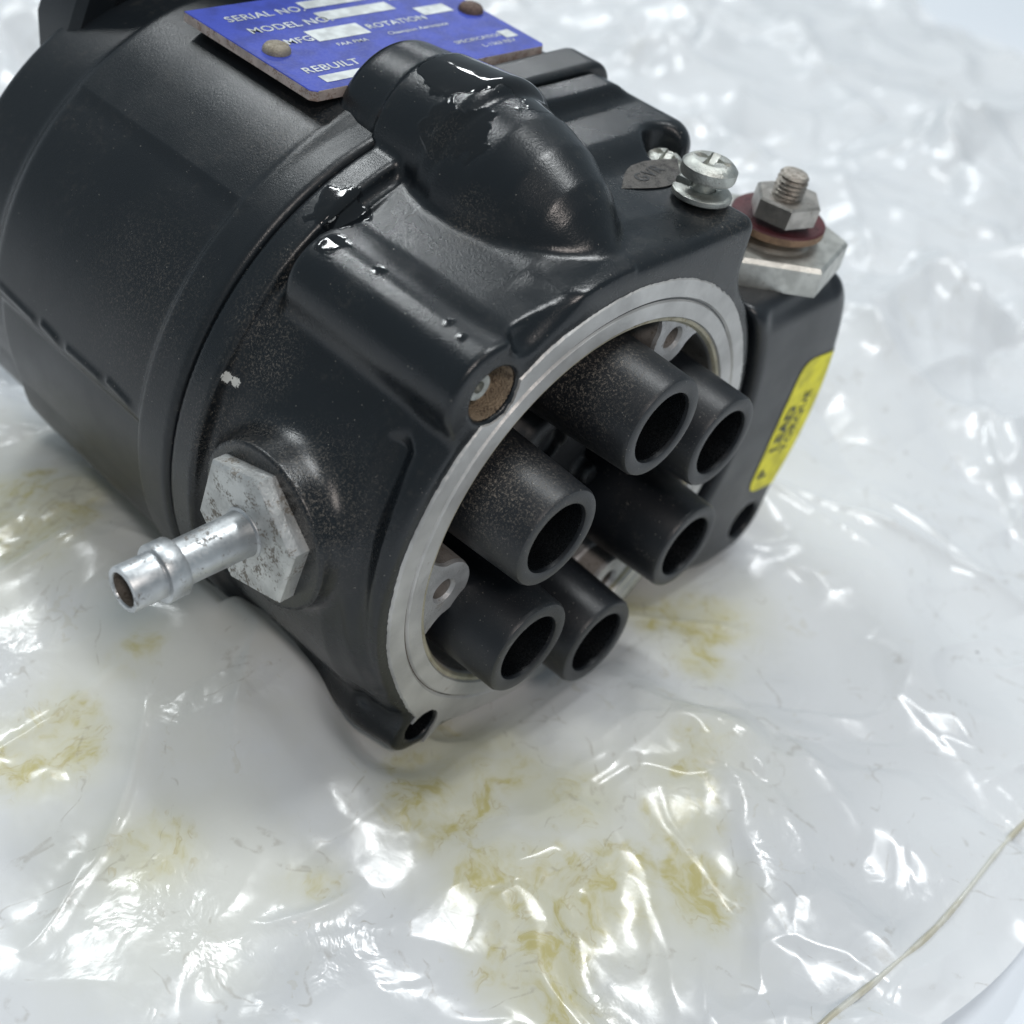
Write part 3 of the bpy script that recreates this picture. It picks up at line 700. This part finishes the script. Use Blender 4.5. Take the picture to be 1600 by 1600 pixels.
def body_floor(u,z):
    """clearance under the casting, above the table"""
    R_=np.where(z<-1.6,2.16,2.05); R_=np.where(z<-4.9,0.01,R_)
    x=np.clip(np.abs(u)/R_,0,1); under=-R_*np.sqrt(1-x*x); under=np.maximum(under,-1.86)
    c=under-TABLE_V
    c=np.where(np.abs(u)>=R_,9.,c)
    return np.maximum(c,.012)
def sst(x):
    x=np.clip(x,0,1); return x*x*(3-2*x)
def bag_height(u,z):
    h=bag_h(u,z)+near_lift(u,z)
    # film tucked up along the left flank of the casting
    side=np.exp(-(np.maximum(-1.75-u,0)/.85)**2)*np.clip((u+3.9)/.8,0,1)*np.clip((z+4.6)/1.2,0,1)*np.clip((.25-z)/1.1,0,1)
    h=h+.24*side
    fl_=np.clip(1-np.maximum(np.abs(u-.4)-1.0,0)/.9,0,1)*np.clip(1-np.maximum(np.abs(z+2.3)-2.0,0)/.6,0,1)
    h=h*(1-fl_)+.03*fl_
    c=body_floor(u,z)-.01; k=.10; q=np.maximum(k-np.abs(h-c),0)/k
    hb_=np.minimum(h,c)-q*q*k*.25
    wb=sst((.34-z)/.40); h=h*(1-wb)+hb_*wb
    wc=sst((z+2.2)/.4)*sst((.55-z)/.5)*sst((u-1.1)/.5)*sst((3.4-u)/.5); h=h*(1-wc)+np.minimum(h,.05)*wc
    # keep clear of the lower bolt ear and the lead towers
    e=np.exp(-(((u+1.3)/.42)**2+((z+.2)/.5)**2)); e=np.clip(e*1.4,0,1); e=e*e*(3-2*e); h=h*(1-e)+np.minimum(h,.20)*e
    return np.maximum(h,.012)

def grid_mesh(name,us,zs,hf,keep=None):
    U,Z=np.meshgrid(us,zs,indexing='ij')
    if keep is not None: U,Z=keep(U,Z)
    Hh=hf(U,Z); n,m_=U.shape
    P=WA(np.stack([U.ravel(),TABLE_V+Hh.ravel(),Z.ravel()],1))
    i=np.arange(n*m_).reshape(n,m_); F=np.stack([i[:-1,:-1],i[:-1,1:],i[1:,1:],i[1:,:-1]],-1).reshape(-1,4)
    me=bpy.data.meshes.new(name); me.vertices.add(len(P)); me.vertices.foreach_set('co',P.ravel())
    me.loops.add(F.size); me.loops.foreach_set('vertex_index',F.ravel().astype(np.int32))
    me.polygons.add(len(F)); me.polygons.foreach_set('loop_start',np.arange(0,F.size,4,dtype=np.int32))
    me.polygons.foreach_set('loop_total',np.full(len(F),4,np.int32)); me.polygons.foreach_set('use_smooth',np.ones(len(F),bool))
    me.update(calc_edges=True); return me
def spaced(a,b,c,d,fine,coarse):
    """coarse outside [b,c], fine inside"""
    L=[c+0]; out=[]
    x=b; st=fine
    left=[]
    while x>a: st=min(st*1.04,coarse); x-=st; left.append(x)
    mid=list(np.arange(b,c,fine)); right=[]; x=c; st=fine
    while x<d: right.append(x); st=min(st*1.02,coarse); x+=st
    return np.array(left[::-1]+mid+right)
def edge_warp(U,Z):
    ze=3.80+.09*U+.03*np.sin(U*3); ue=18.5+.1*np.sin(Z)
    Z2=np.where(Z>2.6, 2.6+(Z-2.6)*(ze-2.6)/(zs[-1]-2.6), Z); U2=np.where(U>16, 16+(U-16)*(ue-16)/(us[-1]-16), U)
    return U2,Z2
us=spaced(-9,-4.3,5.0,19.,.019,.07); zs=spaced(-17,-4.5,3.95,5.2,.019,.07)

a=M('plastic_film')
n1=a.noise(1.6,4,.6); n2=a.noise(9,4,.6); n3=a.noise(26,3,.6)
SV=-1.72
def stains(lst, nz, amp, soft):
    return a.mx([a.spot((u_,SV,z_), r, soft, nz, r*amp) for (u_,z_,r) in [(q[0],q[1],q[2]*1.3) for q in lst]])
oz=stains([(-.95,.05,.22),(-.85,.65,.2),(-.2,1.7,.22),(-1.9,2.1,.22),(-1.14,.17,.30),(-1.41,.34,.38),(-.80,1.02,.26),(.40,1.35,.26),(.05,1.45,.22),(-1.75,1.67,.36),(-1.40,1.60,.32),(-1.0,1.72,.26),(-1.63,1.2,.25),(1.7,.4,.30),(1.25,.75,.2),(-2.57,.45,.16),(-3.2,-.45,.22),(-2.2,-3.52,.5),(-2.3,-1.7,.3),(-3.3,-1.6,.3),(-.75,.35,.12),(1.35,.05,.22),(-.5,2.1,.25)], n1, 1.2, .18)
haze_=stains([(-1.2,.5,.7),(-.9,1.5,.8),(.3,1.4,.5),(1.6,.3,.6),(-2.4,-1.6,.8),(-2.1,-3.6,1.1),(-3.2,-.2,.7)], n1, 1.4, .5)
ws=a.n.new('ShaderNodeTexNoise'); ws.inputs['Scale'].default_value=1.7; ws.inputs['Detail'].default_value=3
wv=a.n.new('ShaderNodeVectorMath'); wv.operation='MULTIPLY_ADD'; a.L(a.P,ws.inputs['Vector']); a.L(ws.outputs['Color'],wv.inputs[0]); wv.inputs[1].default_value=(1.5,1.5,1.5); a.L(a.P,wv.inputs[2])
sm1=a.noise(1.5,4.5,.55,vec=wv.outputs[0]); sm2=a.noise(3.6,4,.6,vec=wv.outputs[0])
fld=a.math('ADD',a.math('MULTIPLY',sm1,.6),a.math('MULTIPLY',sm2,.4))
fld=a.math('ADD',fld,a.math('MULTIPLY',a.math('SUBTRACT',oz,.5),.16))
pool=a.math('MULTIPLY',a.ramp(fld,.47,.70),a.ramp(oz,.0,.7)); amb=a.math('MULTIPLY',pool,a.math('MULTIPLY',pool,a.ramp(sm2,.42,.64)))
edge=a.math('MULTIPLY',a.math('MULTIPLY',a.ramp(a.math('ABSOLUTE',a.math('SUBTRACT',sm1,.53)),.0,.018,1.,0.),a.ramp(oz,.25,.8)),a.ramp(n2,.42,.58))
spots_=a.math('MULTIPLY',a.ramp(sm2,.63,.68),a.ramp(n1,.48,.58))
c=a.mix(a.math('MULTIPLY',haze_,.6), (.875,.885,.89), (.86,.85,.74))
c=a.mix(a.math('MULTIPLY',oz,.42), c, (.76,.73,.46))
c=a.mix(a.math('MULTIPLY',pool,.42), c, (.70,.62,.26))
c=a.mix(a.math('MULTIPLY',amb,.65), c, (.58,.49,.09))
c=a.mix(a.math('MULTIPLY',edge,.38), c, (.50,.38,.10))
c=a.mix(a.math('MULTIPLY',spots_,.18), c, (.55,.47,.25))
# dirty lines and grit caught in the folds
dl=a.math('MULTIPLY', a.ramp(a.math('ABSOLUTE', a.math('SUBTRACT', a.noise(.9,3,.5,dist=.9), .5)), .0, .012, 1., 0.), a.ramp(n2,.45,.62))
c=a.mix(a.math('MULTIPLY',dl,.30), c, (.30,.24,.15))
vd=a.voro(3.2); vc=a.n.new('ShaderNodeTexVoronoi'); vc.inputs['Scale'].default_value=3.2; a.L(a.P,vc.inputs['Vector'])
sep=a.n.new('ShaderNodeSeparateColor'); a.L(vc.outputs['Color'],sep.inputs[0])
gr=a.math('LESS_THAN', vd, a.math('MULTIPLY', a.ramp(sep.outputs[0],.72,1.),.055))
c=a.mix(a.math('MULTIPLY',gr,.7), c, (.10,.085,.07))
a.base(c); a.rough(a.ramp(n2,.3,.7,.14,.25)); a.b.inputs['Specular IOR Level'].default_value=.58
bm_=a.ramp(a.noise(.75,3,.55),.50,.66)
rp=a.math('MULTIPLY',a.math('ABSOLUTE',a.math('SUBTRACT',a.noise(2.6,3,.5,dist=.8),.5)),3.0)
a.bump(a.math('ADD',a.math('MULTIPLY',a.math('ADD',rp,a.noise(6,3,.5,dist=.5)),a.math('ADD',.10,a.math('MULTIPLY',bm_,.9))),a.math('MULTIPLY',n3,.02)),.26,.035)
tl=a.n.new('ShaderNodeBsdfTranslucent'); a.L(c,tl.inputs[0])
tr=a.n.new('ShaderNodeBsdfTransparent'); tr.inputs[0].default_value=(.97,.98,.99,1)
m1=a.n.new('ShaderNodeMixShader'); m1.inputs[0].default_value=.25; a.L(a.b.outputs[0],m1.inputs[1]); a.L(tl.outputs[0],m1.inputs[2])
m2=a.n.new('ShaderNodeMixShader'); m2.inputs[0].default_value=.16; a.L(m1.outputs[0],m2.inputs[1]); a.L(tr.outputs[0],m2.inputs[2])
a.L(m2.outputs[0],a.out.inputs[0]); MAT['film']=a.m

bag=link('plastic_bag',grid_mesh('plastic_bag',us,zs,bag_height,edge_warp),None,(MAT['film'],))
tag(bag,label='crumpled milky plastic bag stained with yellow oil, spread under the black magneto',category='plastic bag')
# seam: thin double fold of film standing on the bag near its open edge
sp=np.linspace(-2.5,4.5,240); V=[];F=[]
zz0=3.30+.05*(sp+.5)+.04*np.sin(sp*2.1+.6)
sm=np.convolve(np.pad(np.max([bag_height(sp,zz0+q) for q in (-.04,0,.04)],0),8,'edge'),np.ones(17)/17,'valid')
for k,u_ in enumerate(sp):
    z_=3.30+.05*(u_+.5)+.04*math.sin(u_*2.1+.6)
    for j,(dz,dh) in enumerate(((-.03,-.02),(-.012,.020),(-.004,.028),(.006,.026),(.02,-.01))):
        V.append((u_,TABLE_V+sm[k]+dh,z_+dz))
for k in range(len(sp)-1):
    for j in range(4): F.append((k*5+j,k*5+j+1,(k+1)*5+j+1,(k+1)*5+j))
a=M('seam_film'); a.base(a.mix(a.ramp(a.noise(3,3),.42,.62),(.66,.66,.60),(.52,.49,.38))); a.rough(.15); MAT['seam']=a.m
link('bag_seam',mesh_from('bag_seam',WA(V),F),bag,(MAT['seam'],))

a=M('table_laminate'); n=a.noise(.8,3); a.base(a.mix(n,(.72,.76,.81),(.76,.79,.83))); a.rough(.35); MAT['table']=a.m
tb=link('table_top',mesh_from('table_top',WA([(-60,TABLE_V,60),(60,TABLE_V,60),(60,TABLE_V,-60),(-60,TABLE_V,-60)]),[(0,1,2,3)],False),None,(MAT['table'],))
tag(tb,kind='structure')
